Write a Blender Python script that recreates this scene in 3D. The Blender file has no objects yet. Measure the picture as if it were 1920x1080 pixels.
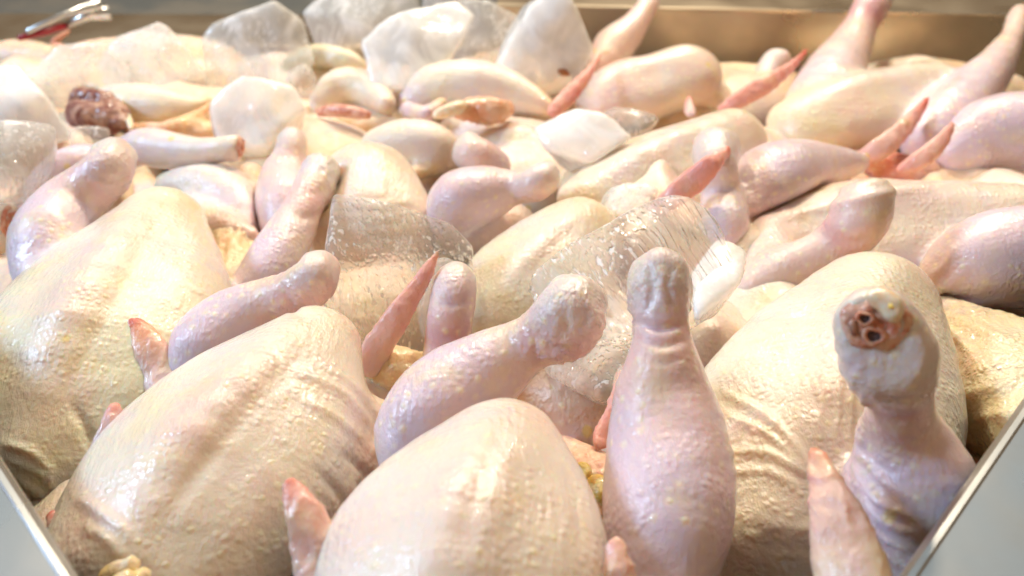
import bpy, math, random
import numpy as np
from mathutils import Vector, Matrix

S = bpy.context.scene
COL = S.collection
rad = math.radians

# ------------------------------------------------------------------ camera
CAM = np.array([0.0, 0.0, 0.27]); PITCH = rad(33.0); FPX = 1663.0
FWD = np.array([0, math.cos(PITCH), -math.sin(PITCH)])
RGT = np.array([1.0, 0, 0]); UPV = np.array([0, math.sin(PITCH), math.cos(PITCH)])
cd = bpy.data.cameras.new('camera'); cam = bpy.data.objects.new('camera', cd); COL.objects.link(cam)
cam.location = CAM; cam.rotation_euler = (math.pi / 2 - PITCH, 0, 0)
cd.sensor_width = 36; cd.lens = 36 * FPX / 1920; cd.clip_start = 0.01; cd.clip_end = 50
cd.dof.use_dof = True; cd.dof.focus_distance = 0.46; cd.dof.aperture_fstop = 7.0
S.camera = cam
# ------------------------------------------------------------------ render, world, lamps
S.render.engine = 'CYCLES'
cy = S.cycles
cy.use_denoising = True; cy.use_adaptive_sampling = True; cy.adaptive_threshold = 0.03
cy.max_bounces = 8; cy.diffuse_bounces = 4; cy.glossy_bounces = 3; cy.transmission_bounces = 6
cy.transparent_max_bounces = 16; cy.volume_bounces = 0; cy.caustics_reflective = False; cy.caustics_refractive = False
cy.sample_clamp_indirect = 6.0
S.view_settings.view_transform = 'Standard'; S.view_settings.look = 'None'
S.view_settings.exposure = 0.24; S.view_settings.gamma = 1
w = bpy.data.worlds.new('World'); S.world = w; w.use_nodes = True
bg = w.node_tree.nodes['Background']
bg.inputs[0].default_value = (1.0, 0.72, 0.46, 1); bg.inputs[1].default_value = 0.19


def lamp(name, loc, target, size, power, col, sy=None):
    l = bpy.data.lights.new(name, 'AREA'); l.energy = power; l.color = col
    l.shape = 'RECTANGLE'; l.size = size; l.size_y = sy or size
    o = bpy.data.objects.new(name, l); COL.objects.link(o); o.location = loc
    d = Vector(target) - Vector(loc); o.rotation_euler = d.to_track_quat('-Z', 'Y').to_euler()
    return o


lamp('market_lamp', (0.45, 1.75, 1.30), (0.15, 0.5, 0), 0.16, 19, (1.0, 0.84, 0.62))
lamp('market_lamp', (-0.50, 1.60, 1.35), (-0.1, 0.5, 0), 0.16, 15, (1.0, 0.84, 0.62))
lamp('market_lamp', (0.12, 1.95, 1.45), (0.1, 0.5, 0), 0.12, 7.5, (1.0, 0.84, 0.62))
lamp('daylight_window', (-1.6, 0.45, 1.00), (0, 0.5, 0), 0.45, 25, (0.50, 0.72, 1.0), 0.32)
lamp('warm_front_fill', (0.9, -1.3, 1.1), (0.2, 0.8, 0), 0.5, 4.5, (1.0, 0.62, 0.30))  # added unseen fill behind the camera, warms the back wall and front faces
lamp('ceiling_light', (0.0, 2.2, 2.3), (0.0, 0.9, 0), 5.6, 15, (0.50, 0.80, 1.0), 2.0)


# ------------------------------------------------------------------ geometry helpers
def ray(px, py):
    return FWD + RGT * ((px - 960) / FPX) - UPV * ((py - 540) / FPX)


def at(px, py, z):
    """point of the level z seen at photo pixel px, py; returns point and metres per pixel there"""
    r = ray(px, py); t = (z - CAM[2]) / r[2]
    return CAM + r * t, t / FPX


def smin(a, b, k):
    h = np.clip(0.5 + 0.5 * (b - a) / k, 0, 1)
    return b * (1 - h) + a * h - k * h * (1 - h)


def hash3(i, j, k):
    n = (i * 374761393 + j * 668265263 + k * 2147483647 * 3 + k * 1274126177) & 0xffffffff
    n = ((n ^ (n >> 13)) * 1274126177) & 0xffffffff
    return ((n ^ (n >> 16)) & 0xffff) / 32767.5 - 1.0


def vnoise(P):
    I = np.floor(P).astype(np.int64); F = P - I; F = F * F * F * (F * (F * 6 - 15) + 10)
    out = 0
    for a in (0, 1):
        wa = F[:, 0] if a else 1 - F[:, 0]
        for b in (0, 1):
            wb = F[:, 1] if b else 1 - F[:, 1]
            for c in (0, 1):
                wc = F[:, 2] if c else 1 - F[:, 2]
                out = out + wa * wb * wc * hash3(I[:, 0] + a, I[:, 1] + b, I[:, 2] + c)
    return out


class Chain:
    """swept spheres of changing radius; squash flattens it along axis fl"""
    def __init__(s, pts, rs, tint, k=0.01, fl=None, sq=1.0, cut=None, cols=None, fold=0.3, folds=None):
        s.folds = folds; s.ring = 0.0; s.same = False
        s.p = np.array(pts, float); s.r = np.array(rs, float); s.tint = tint; s.k = k
        s.fl = None if fl is None else np.array(fl) / np.linalg.norm(fl); s.sq = sq
        s.cut = cut; s.cols = cols; s.fold = fold

    def box(s):
        m = s.r.max() + s.k * 1.5 + 0.004
        return s.p.min(0) - m, s.p.max(0) + m

    def d(s, P, want=False):
        best = None; bt = None
        n = len(s.p)
        sc = 1.0 / s.sq - 1.0
        for i in range(max(1, n - 1)):
            a = s.p[i]; b = s.p[min(i + 1, n - 1)]
            ab = b - a; L = ab @ ab + 1e-12
            t = np.clip(((P - a) @ ab) / L, 0, 1)
            q = P - (a + t[..., None] * ab)
            if s.fl is not None:
                q = q + (q @ s.fl)[..., None] * s.fl * sc
            dd = np.sqrt((q * q).sum(-1)) - (s.r[i] + (s.r[min(i + 1, n - 1)] - s.r[i]) * t)
            if s.fl is not None:
                dd = dd * (s.sq * 0.5 + 0.5)
            if best is None:
                best = dd; bt = (i + t)
            else:
                if want:
                    bt = np.where(dd < best, i + t, bt)
                kk = 0.003
                best = smin(best, dd, kk)
        if s.cut is not None:
            pl = (P - s.cut[0]) @ s.cut[1]
            best = -smin(-best, -pl, 0.0016)
        return (best, bt / max(1, n - 1)) if want else best


def catmull(pts, n):
    p = [2 * pts[0] - pts[1]] + list(pts) + [2 * pts[-1] - pts[-2]]
    out = []
    for i in range(1, len(p) - 2):
        for j in range(n):
            t = j / n
            out.append(0.5 * ((2 * p[i]) + (p[i + 1] - p[i - 1]) * t + (2 * p[i - 1] - 5 * p[i] + 4 * p[i + 1] - p[i + 2]) * t * t
                              + (3 * p[i] - p[i - 1] - 3 * p[i + 1] + p[i + 2]) * t ** 3))
    out.append(p[-2])
    return out


def pxchain(spec, z0=None):
    """[(px, py, z, radius_px), ...] -> smooth 3-D points with radii"""
    v = []
    for (x, y, z, r) in spec:
        p, m = at(x, y, z); v.append(np.array([*p, r * m]))
    v = catmull(v, 3) if len(v) > 2 else v
    v = np.array(v)
    return v[:, :3], np.maximum(v[:, 3], 0.0008)


def surface_nets(F, org, h):
    s = F < 0
    nx, ny, nz = F.shape
    cs = [(a, b, c) for a in (0, 1) for b in (0, 1) for c in (0, 1)]
    cnt = sum(s[a:nx - 1 + a, b:ny - 1 + b, c:nz - 1 + c].astype(np.int8) for a, b, c in cs)
    act = (cnt > 0) & (cnt < 8)
    I, J, K = np.nonzero(act)
    idx = -np.ones(act.shape, np.int64); idx[I, J, K] = np.arange(len(I))
    acc = np.zeros((len(I), 3)); num = np.zeros(len(I))
    for ax in range(3):
        for u in (0, 1):
            for v in (0, 1):
                o = [u, v]; o.insert(ax, 0)
                a = F[I + o[0], J + o[1], K + o[2]]
                e = list(o); e[ax] = 1
                b = F[I + e[0], J + e[1], K + e[2]]
                m = (a < 0) != (b < 0)
                t = np.where(m, a / np.where(m, a - b, 1), 0)
                q = np.zeros((len(I), 3)); q[:, 0] = o[0]; q[:, 1] = o[1]; q[:, 2] = o[2]; q[:, ax] = t
                acc[m] += q[m]; num += m
    V = (acc / np.maximum(num, 1)[:, None] + np.stack([I, J, K], 1)) * h + org
    faces = []
    for ax in range(3):
        sl0 = [slice(1, -1)] * 3; sl1 = [slice(1, -1)] * 3
        sl0[ax] = slice(0, -1); sl1[ax] = slice(1, None)
        a = s[tuple(sl0)]; b = s[tuple(sl1)]
        off = [1, 1, 1]; off[ax] = 0
        for flip in (0, 1):
            m = (a & ~b) if not flip else (~a & b)
            g = np.argwhere(m) + off
            if len(g) == 0: continue
            o1, o2 = [(1, 2), (2, 0), (0, 1)][ax]
            q = []
            for (du, dv) in ((0, 0), (1, 0), (1, 1), (0, 1)):
                c = g.copy(); c[:, o1] -= 1 - du; c[:, o2] -= 1 - dv
                q.append(idx[c[:, 0], c[:, 1], c[:, 2]])
            q = np.stack(q, 1)
            faces.append(q[:, ::-1] if flip else q)
    Fc = np.concatenate(faces)
    return V, Fc[(Fc >= 0).all(1)]


def relax(V, Q, it=2, lam=0.5):
    e = np.concatenate([Q[:, [0, 1]], Q[:, [1, 2]], Q[:, [2, 3]], Q[:, [3, 0]]])
    e = np.concatenate([e, e[:, ::-1]])
    cnt = np.bincount(e[:, 0], minlength=len(V))
    for _ in range(it):
        A = np.stack([np.bincount(e[:, 0], V[e[:, 1], c], len(V)) for c in range(3)], 1) / np.maximum(cnt, 1)[:, None]
        V = V + (A - V) * lam
    return V


def vnormals(V, Q):
    n = np.cross(V[Q[:, 2]] - V[Q[:, 0]], V[Q[:, 3]] - V[Q[:, 1]])
    N = np.zeros_like(V)
    for c in range(4):
        for k in range(3):
            N[:, k] += np.bincount(Q[:, c], n[:, k], len(V))
    return N / np.maximum(np.linalg.norm(N, axis=1), 1e-12)[:, None]


def field(prims, vox, clip=None):
    lo = np.min([p.box()[0] for p in prims], 0); hi = np.max([p.box()[1] for p in prims], 0)
    n = np.ceil((hi - lo) / vox).astype(int) + 3
    F = np.full(n, 1.0, np.float64)
    ax = [lo[i] + np.arange(n[i]) * vox for i in range(3)]
    for p in prims:
        a, b = p.box()
        i0 = np.maximum(np.floor((a - lo) / vox).astype(int), 0); i1 = np.minimum(np.ceil((b - lo) / vox).astype(int) + 1, n)
        sl = tuple(slice(i0[i], i1[i]) for i in range(3))
        G = np.stack(np.meshgrid(*[ax[i][sl[i]] for i in range(3)], indexing='ij'), -1)
        d = p.d(G)
        F[sl] = smin(F[sl], d, p.k)
    return F, lo


def to_mesh(name, V, Q, smooth=True):
    me = bpy.data.meshes.new(name)
    me.vertices.add(len(V)); me.vertices.foreach_set('co', V.astype(np.float32).ravel())
    k = Q.shape[1]
    me.loops.add(Q.size); me.loops.foreach_set('vertex_index', Q.astype(np.int32).ravel())
    me.polygons.add(len(Q)); me.polygons.foreach_set('loop_start', np.arange(0, Q.size, k, dtype=np.int32))
    me.polygons.foreach_set('loop_total', np.full(len(Q), k, np.int32))
    me.update(calc_edges=True)
    me.polygons.foreach_set('use_smooth', np.full(len(Q), smooth))
    return me


def add_attr(me, tint=None, fold=None):
    if tint is not None:
        a = me.color_attributes.new('tint', 'FLOAT_COLOR', 'POINT')
        a.data.foreach_set('color', np.concatenate([tint, np.ones((len(tint), 1))], 1).astype(np.float32).ravel())
    if fold is not None:
        a = me.attributes.new('fold', 'FLOAT', 'POINT'); a.data.foreach_set('value', fold.astype(np.float32))


def link(name, me, mat, parent=None, base=None):
    o = bpy.data.objects.new(name, me); COL.objects.link(o)
    if mat: me.materials.append(mat)
    if parent: o.parent = parent
    elif base is not None: o.location = base
    return o


def tag(o, label, cat, group=None, kind=None):
    if label: o['label'] = label
    if cat: o['category'] = cat
    if group: o['group'] = group
    if kind: o['kind'] = kind
    return o


SEED = [0]
DONE = []


def sample(grid, lo, vox, n, org, v2):
    """trilinear lookup of an earlier field on this grid's points"""
    out = None; w_ = []; ids = []
    for a in range(3):
        x = (org[a] + np.arange(n[a]) * v2 - lo[a]) / vox
        ok = (x >= 0) & (x < grid.shape[a] - 1)
        if not ok.any(): return None, None
        i0 = int(np.argmax(ok)); i1 = len(ok) - int(np.argmax(ok[::-1]))
        x = x[i0:i1]; fl_ = np.floor(x).astype(int); w_.append((fl_, x - fl_)); ids.append(slice(i0, i1))
    r = 0
    for a in (0, 1):
        for b in (0, 1):
            for c in (0, 1):
                ww = np.where(a, w_[0][1], 1 - w_[0][1])[:, None, None] * np.where(b, w_[1][1], 1 - w_[1][1])[None, :, None] * np.where(c, w_[2][1], 1 - w_[2][1])[None, None, :]
                r = r + ww * grid[np.ix_(w_[0][0] + a, w_[1][0] + b, w_[2][0] + c)]
    return tuple(ids), r



def crease_field(V, creases):
    """folds and grooves of the skin along given lines"""
    D = np.zeros(len(V)); R = V - CAM; f = R @ FWD
    X = 960 + FPX * (R @ RGT) / f; Y = 540 - FPX * (R @ UPV) / f
    for (pts, w_, h_) in creases:
        P = np.array(catmull([np.array(p, float) for p in pts], 5)) if len(pts) > 2 else np.array(pts, float)
        best = np.full(len(V), 1e9); bt = np.zeros(len(V)); n = len(P) - 1
        for i in range(n):
            a, b = P[i], P[i + 1]; ab = b - a; L = ab @ ab + 1e-9
            t = np.clip(((X - a[0]) * ab[0] + (Y - a[1]) * ab[1]) / L, 0, 1)
            d = np.hypot(X - a[0] - t * ab[0], Y - a[1] - t * ab[1])
            m = d < best; best = np.where(m, d, best); bt = np.where(m, (i + t) / n, bt)
        D += h_ * np.exp(-(best / w_) ** 2) * np.sin(np.clip(bt, 0.02, .98) * math.pi) ** 0.6
    return D


def flesh(prims, vox, lump=0.0006, wr=0.0014, press=False, creases=()):
    """one continuous skin over all prims, with colour and fold attributes; verts are world"""
    SEED[0] += 1; sd = SEED[0] * 7.31
    F, lo = field(prims, vox)
    if press:      # birds squeezed against each other: the later one gives way, with a rounded crease
        F0 = F.astype(np.float32).copy()
        for (G0, l0, v0) in DONE:
            ids, r = sample(G0, l0, v0, F.shape, lo, vox)
            if ids is None: continue
            F[ids] = -smin(-F[ids], -(0.0006 - r), 0.009)
        DONE.append((F0, lo, vox))
    V, Q = surface_nets(F, lo, vox)
    V = relax(V, Q, 3, 0.5)
    N = vnormals(V, Q)
    W = []; T = []; FO = []; RG = 0
    for p in prims:
        d, t = p.d(V, True)
        if p.ring:
            Lp = np.linalg.norm(np.diff(p.p, axis=0), axis=1).sum()
            RG = RG + p.ring * np.clip(1 - np.abs(d) / 0.012, 0, 1) * (1 - 2 * np.abs(vnoise(np.stack([t * Lp / 0.0052 + vnoise(V * 60 + sd) * 1.3, vnoise(V * 40) * .8, V[:, 2] * 30], 1))))
        W.append(np.exp(-np.clip(d, -0.004, 1) / 0.0055))
        if p.cols is not None:
            xs = np.linspace(0, 1, len(p.cols)); c = np.array(p.cols)
            T.append(np.stack([np.interp(t, xs, c[:, k]) for k in range(3)], 1))
        else:
            T.append(np.tile(np.array(p.tint), (len(V), 1)))
        FO.append(np.full(len(V), p.fold) if p.folds is None else np.interp(t, np.linspace(0, 1, len(p.folds)), p.folds))
    W = np.array(W); Ws = W.sum(0) + 1e-9; Wn = W / Ws
    tint = sum(Wn[i][:, None] * T[i] for i in range(len(prims)))
    fold = sum(Wn[i] * FO[i] for i in range(len(prims)))
    own = []
    for i, p in enumerate(prims):
        if p.same and own: own[-1] = own[-1] + Wn[i]
        else: own.append(Wn[i])
    junction = np.clip((1 - np.array(own).max(0)) * 2.0, 0, 1) if len(own) > 1 else np.zeros(len(V))
    fold = np.clip(fold + 0.6 * junction + 0.35 * np.clip(0.35 - N[:, 2], 0, 1), 0, 1)
    low = vnoise(V * 38 + sd) * 1.0 + vnoise(V * 90 + sd + 5) * 0.45
    warp = np.stack([vnoise(V * 45 + sd + 11), vnoise(V * 45 + sd + 23), vnoise(V * 45 + sd + 37)], 1) * 0.006
    P = V + warp
    rid = (1 - np.abs(vnoise(P * np.array([230, 110, 150]) + sd)) * 2)
    fine = vnoise(P * 330 + sd)
    V = V + N * (low * lump + (rid * wr + fine * wr * 0.3) * fold ** 1.6 * (0.35 + 0.65 * np.clip(vnoise(V * 30 + sd + 50) + 0.5, 0, 1)) + RG * wr * (0.2 + 1.6 * junction))[:, None]
    if creases: V = V + N * crease_field(V, creases)[:, None]
    return V, Q, tint, fold


# ------------------------------------------------------------------ materials
def newmat(name):
    m = bpy.data.materials.new(name); m.use_nodes = True
    nt = m.node_tree; nt.nodes.clear()
    out = nt.nodes.new('ShaderNodeOutputMaterial'); b = nt.nodes.new('ShaderNodeBsdfPrincipled')
    nt.links.new(b.outputs[0], out.inputs[0])
    return m, nt, b, out


class G:
    def __init__(s, nt): s.nt = nt
    def n(s, t, **k):
        x = s.nt.nodes.new(t)
        for a, v in k.items():
            if a.startswith('i_'):
                x.inputs[a[2:].replace('_', ' ')].default_value = v
            else: setattr(x, a, v)
        return x
    def l(s, a, b): s.nt.links.new(a, b)
    def math(s, op, a, b=None, c=None):
        x = s.nt.nodes.new('ShaderNodeMath'); x.operation = op
        for i, v in enumerate((a, b, c)):
            if v is None: continue
            if hasattr(v, 'is_output'): s.l(v, x.inputs[i])
            else: x.inputs[i].default_value = v
        return x.outputs[0]
    def ramp(s, v, lo, hi, a=0.0, b=1.0, interp='SMOOTHSTEP'):
        x = s.nt.nodes.new('ShaderNodeMapRange'); x.interpolation_type = interp
        s.l(v, x.inputs[0])
        for i, q in zip((1, 2, 3, 4), (lo, hi, a, b)): x.inputs[i].default_value = q
        return x.outputs[0]
    def mix(s, fac, a, b, mode='MIX'):
        x = s.nt.nodes.new('ShaderNodeMix'); x.data_type = 'RGBA'; x.blend_type = mode
        for sock, v in ((x.inputs[0], fac), (x.inputs[6], a), (x.inputs[7], b)):
            if hasattr(v, 'is_output'): s.l(v, sock)
            else: sock.default_value = v
        return x.outputs[2]


def skin_material(name, wet=0.9, foll=1.0, pebble=1.0):
    m, nt, b, out = newmat(name); g = G(nt)
    tc = g.n('ShaderNodeTexCoord').outputs['Object']
    wn = g.n('ShaderNodeTexNoise', i_Scale=70.0, i_Detail=2.0); g.l(tc, wn.inputs['Vector'])
    vm = g.n('ShaderNodeVectorMath', operation='MULTIPLY_ADD'); g.l(wn.outputs['Color'], vm.inputs[0])
    vm.inputs[1].default_value = (0.004, 0.004, 0.004); g.l(tc, vm.inputs[2]); P = vm.outputs[0]
    tint = g.n('ShaderNodeAttribute', attribute_name='tint').outputs['Color']
    fold = g.n('ShaderNodeAttribute', attribute_name='fold').outputs['Fac']

    def noise(scale, det=3.0, vec=None, rough=0.5):
        x = g.n('ShaderNodeTexNoise', i_Scale=scale, i_Detail=det, i_Roughness=rough); g.l(vec or tc, x.inputs['Vector'])
        return x.outputs['Fac']
    # colour blotches in the skin itself
    c = g.mix(g.ramp(noise(22, 3), 0.48, 0.74, 0, 0.50), tint, (0.86, 0.56, 0.48, 1))
    c = g.mix(g.ramp(noise(34, 4), 0.52, 0.76, 0, 0.45), c, (0.86, 0.72, 0.36, 1))
    x = g.n('ShaderNodeVectorMath', operation='ADD'); g.l(tc, x.inputs[0]); x.inputs[1].default_value = (3, 5, 7)
    c = g.mix(g.ramp(noise(28, 4, x.outputs[0]), 0.54, 0.78, 0, 0.35), c, (0.58, 0.50, 0.66, 1))
    c = g.mix(g.ramp(noise(95, 5, P, 0.7), 0.60, 0.74, 0, 0.35), c, (0.84, 0.42, 0.34, 1))
    # follicles
    vo = g.n('ShaderNodeTexVoronoi', i_Scale=160.0, i_Randomness=0.55); g.l(P, vo.inputs['Vector'])
    pick = g.ramp(g.n('ShaderNodeSeparateColor').outputs[0], 0, 1)
    sc = g.n('ShaderNodeSeparateColor'); g.l(vo.outputs['Color'], sc.inputs[0])
    pick = g.ramp(sc.outputs[0], 0.18, 0.42)
    zone = g.ramp(noise(26, 2, x.outputs[0]), 0.40, 0.60)
    spot = g.math('MULTIPLY', g.math('MULTIPLY', g.ramp(vo.outputs['Distance'], 0.06, 0.30, 1, 0), pick), g.math('MULTIPLY_ADD', zone, 0.8, 0.2))
    spc = g.math('MULTIPLY', g.math('MULTIPLY', g.ramp(vo.outputs['Distance'], 0.05, 0.50, 1, 0), pick), g.math('MULTIPLY_ADD', zone, 0.7, 0.3))
    c = g.mix(g.math('MULTIPLY', spc, 0.70 * foll), c, (0.90, 0.80, 0.55, 1))
    fl_ = g.n('ShaderNodeTexVoronoi', i_Scale=26.0); g.l(P, fl_.inputs['Vector'])
    s4 = g.n('ShaderNodeSeparateColor'); g.l(fl_.outputs['Color'], s4.inputs[0])
    c = g.mix(g.math('MULTIPLY', g.math('MULTIPLY', g.ramp(fl_.outputs['Distance'], 0.05, 0.11, 1, 0), g.ramp(s4.outputs[1], 0.75, 0.77)), 0.6), c, (0.80, 0.62, 0.10, 1))
    # leathery cells
    wn2 = g.n('ShaderNodeTexNoise', i_Scale=260.0, i_Detail=2.0); g.l(tc, wn2.inputs['Vector'])
    vm2 = g.n('ShaderNodeVectorMath', operation='MULTIPLY_ADD'); g.l(wn2.outputs['Color'], vm2.inputs[0])
    vm2.inputs[1].default_value = (0.0035, 0.0035, 0.0035); g.l(P, vm2.inputs[2])
    ve = g.n('ShaderNodeTexVoronoi', feature='SMOOTH_F1', i_Scale=340.0, i_Smoothness=0.6); g.l(vm2.outputs[0], ve.inputs['Vector'])
    cell = g.ramp(ve.outputs['Distance'], 0.05, 0.65, 1, 0)
    cellamt = g.math('MULTIPLY', g.math('ADD', g.math('MULTIPLY', g.ramp(fold, 0.15, 0.9), 0.9), 0.12), g.ramp(noise(30, 3), 0.38, 0.60, 0.25, 1.0))
    st = g.n('ShaderNodeMapping'); g.l(P, st.inputs[0]); st.inputs['Scale'].default_value = (1.0, 0.28, 0.6); st.inputs['Rotation'].default_value = (0.3, 0.2, 0.5)
    streak = noise(420, 4, st.outputs[0], 0.6)
    fine = noise(900, 3, tc, 0.65)
    mid = noise(190, 3, P)
    vp = g.n('ShaderNodeTexVoronoi', feature='SMOOTH_F1', i_Scale=250.0, i_Smoothness=0.4, i_Randomness=0.5); g.l(P, vp.inputs['Vector'])
    ppl = g.math('MULTIPLY', g.ramp(vp.outputs['Distance'], 0.0, 0.6, 1, 0), g.ramp(noise(40, 2), 0.35, 0.62, 0.10, 0.55 * pebble))
    h = g.math('ADD', g.math('MULTIPLY', spot, 0.42 * foll), ppl)
    h = g.math('ADD', h, g.math('MULTIPLY', g.math('MULTIPLY', cell, cellamt), 0.75 * pebble))
    h = g.math('ADD', h, g.math('MULTIPLY', g.math('MULTIPLY', streak, g.ramp(noise(36, 2, x.outputs[0]), 0.35, 0.65, 0.4, 1.4)), 0.85))
    h = g.math('ADD', h, g.math('MULTIPLY', fine, 0.30))
    h = g.math('ADD', h, g.math('MULTIPLY', mid, 0.28))
    bu = g.n('ShaderNodeBump', i_Strength=0.7, i_Distance=0.0010); g.l(h, bu.inputs['Height'])
    g.l(c, b.inputs['Base Color'])
    g.l(bu.outputs[0], b.inputs['Normal'])
    g.l(g.ramp(noise(60, 3), 0.35, 0.65, 0.28, 0.46), b.inputs['Roughness'])
    b.inputs['Specular IOR Level'].default_value = 0.5
    b.inputs['Subsurface Weight'].default_value = 0.55
    b.inputs['Subsurface Radius'].default_value = (1.0, 0.42, 0.22)
    b.inputs['Subsurface Scale'].default_value = 0.008
    g.l(g.ramp(noise(30, 3), 0.38, 0.58, 0.5 * wet, wet), b.inputs['Coat Weight'])
    b.inputs['Coat Roughness'].default_value = 0.05
    b.inputs['Coat IOR'].default_value = 1.36
    g.l(bu.outputs[0], b.inputs['Coat Normal'])
    return m


def ice_material(name, base, lo, hi, amount, axis, rough=0.04, streaks=0.3):
    m, nt, b, out = newmat(name); g = G(nt); nt.nodes.remove(b)
    tc = g.n('ShaderNodeTexCoord').outputs['Object']
    al = math.sqrt(sum(v * v for v in axis)); axis = [v / al for v in axis]
    dp = g.n('ShaderNodeVectorMath', operation='DOT_PRODUCT'); g.l(tc, dp.inputs[0]); dp.inputs[1].default_value = axis
    scl = g.n('ShaderNodeVectorMath', operation='SCALE'); scl.inputs[0].default_value = axis; g.l(g.math('MULTIPLY', dp.outputs['Value'], 0.97), scl.inputs['Scale'])
    mp = g.n('ShaderNodeVectorMath', operation='SUBTRACT'); g.l(tc, mp.inputs[0]); g.l(scl.outputs[0], mp.inputs[1])     # stretched along axis
    s1 = g.n('ShaderNodeTexNoise', i_Scale=340.0, i_Detail=1.0); g.l(mp.outputs[0], s1.inputs['Vector'])
    s2 = g.n('ShaderNodeTexNoise', i_Scale=42.0, i_Detail=3.0, i_Roughness=0.5); g.l(tc, s2.inputs['Vector'])
    s3 = g.n('ShaderNodeTexNoise', i_Scale=20.0, i_Detail=2.0, i_Distortion=1.5); g.l(tc, s3.inputs['Vector'])
    h = g.math('ADD', g.math('MULTIPLY', g.ramp(s1.outputs['Fac'], 0.45, 0.72), 0.45 if streaks > .15 else 0.05), g.math('MULTIPLY', s2.outputs['Fac'], 1.5))
    bu = g.n('ShaderNodeBump', i_Strength=1.0, i_Distance=0.0034); g.l(h, bu.inputs['Height'])
    tr = g.n('ShaderNodeBsdfTransparent'); tr.inputs[0].default_value = (0.99, 0.99, 0.985, 1)
    tb = g.n('ShaderNodeBsdfTransparent'); tb.inputs[0].default_value = (1, 1, 1, 1)
    rf = g.n('ShaderNodeBsdfRefraction', i_IOR=1.12, i_Roughness=rough); g.l(bu.outputs[0], rf.inputs['Normal'])
    a = g.n('ShaderNodeMixShader'); a.inputs[0].default_value = 0.50; g.l(tr.outputs[0], a.inputs[1]); g.l(rf.outputs[0], a.inputs[2])
    mk = g.n('ShaderNodeBsdfPrincipled'); mk.inputs['Base Color'].default_value = (0.96, 0.95, 0.93, 1)
    mk.inputs['Subsurface Weight'].default_value = 1.0; mk.inputs['Subsurface Radius'].default_value = (1, 0.97, 0.92)
    mk.inputs['Subsurface Scale'].default_value = 0.012; mk.inputs['Roughness'].default_value = 0.2; mk.inputs['IOR'].default_value = 1.31
    fac = g.ramp(s3.outputs['Fac'], lo, hi, base, amount)
    fac = g.math('ADD', fac, g.math('MULTIPLY', g.math('MULTIPLY', g.ramp(s1.outputs['Fac'], 0.56, 0.66), g.ramp(s2.outputs['Fac'], 0.42, 0.6)), streaks))
    lw = g.n('ShaderNodeLayerWeight', i_Blend=0.5)
    fac = g.math('ADD', fac, g.math('MULTIPLY', g.ramp(lw.outputs['Facing'], 0.55, 1.0), 0.45))     # longer path through the ice near its rim
    fac = g.math('MINIMUM', fac, 0.97)
    bd = g.n('ShaderNodeMixShader'); g.l(fac, bd.inputs[0]); g.l(a.outputs[0], bd.inputs[1]); g.l(mk.outputs[0], bd.inputs[2])
    gl = g.n('ShaderNodeBsdfGlossy'); gl.inputs['Roughness'].default_value = rough; g.l(bu.outputs[0], gl.inputs['Normal'])
    fr = g.n('ShaderNodeFresnel', i_IOR=1.42); g.l(bu.outputs[0], fr.inputs['Normal'])
    fn = g.n('ShaderNodeMixShader'); g.l(fr.outputs[0], fn.inputs[0]); g.l(bd.outputs[0], fn.inputs[1]); g.l(gl.outputs[0], fn.inputs[2])
    geo = g.n('ShaderNodeNewGeometry'); ex = g.n('ShaderNodeMixShader')     # light leaves the ice freely through its far faces
    g.l(geo.outputs['Backfacing'], ex.inputs[0]); g.l(fn.outputs[0], ex.inputs[1]); g.l(tb.outputs[0], ex.inputs[2])
    g.l(ex.outputs[0], out.inputs[0])
    return m


def simple(name, col, rough=0.4, metal=0.0, sss=0.0, noise_col=None, nscale=60, bump=0.0, bscale=200, coat=0.0):
    m, nt, b, out = newmat(name); g = G(nt)
    tc = g.n('ShaderNodeTexCoord').outputs['Object']
    b.inputs['Base Color'].default_value = (*col, 1)
    b.inputs['Roughness'].default_value = rough; b.inputs['Metallic'].default_value = metal
    b.inputs['Coat Weight'].default_value = coat; b.inputs['Coat Roughness'].default_value = 0.08
    if sss:
        b.inputs['Subsurface Weight'].default_value = sss; b.inputs['Subsurface Radius'].default_value = (1, .4, .2)
        b.inputs['Subsurface Scale'].default_value = 0.005
    if noise_col:
        n = g.n('ShaderNodeTexNoise', i_Scale=float(nscale), i_Detail=4.0); g.l(tc, n.inputs['Vector'])
        g.l(g.mix(g.ramp(n.outputs['Fac'], 0.38, 0.62), (*col, 1), (*noise_col, 1)), b.inputs['Base Color'])
    if bump:
        n = g.n('ShaderNodeTexNoise', i_Scale=float(bscale), i_Detail=4.0); g.l(tc, n.inputs['Vector'])
        bu = g.n('ShaderNodeBump', i_Strength=bump, i_Distance=0.002); g.l(n.outputs['Fac'], bu.inputs['Height']); g.l(bu.outputs[0], b.inputs['Normal'])
    return m


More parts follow.
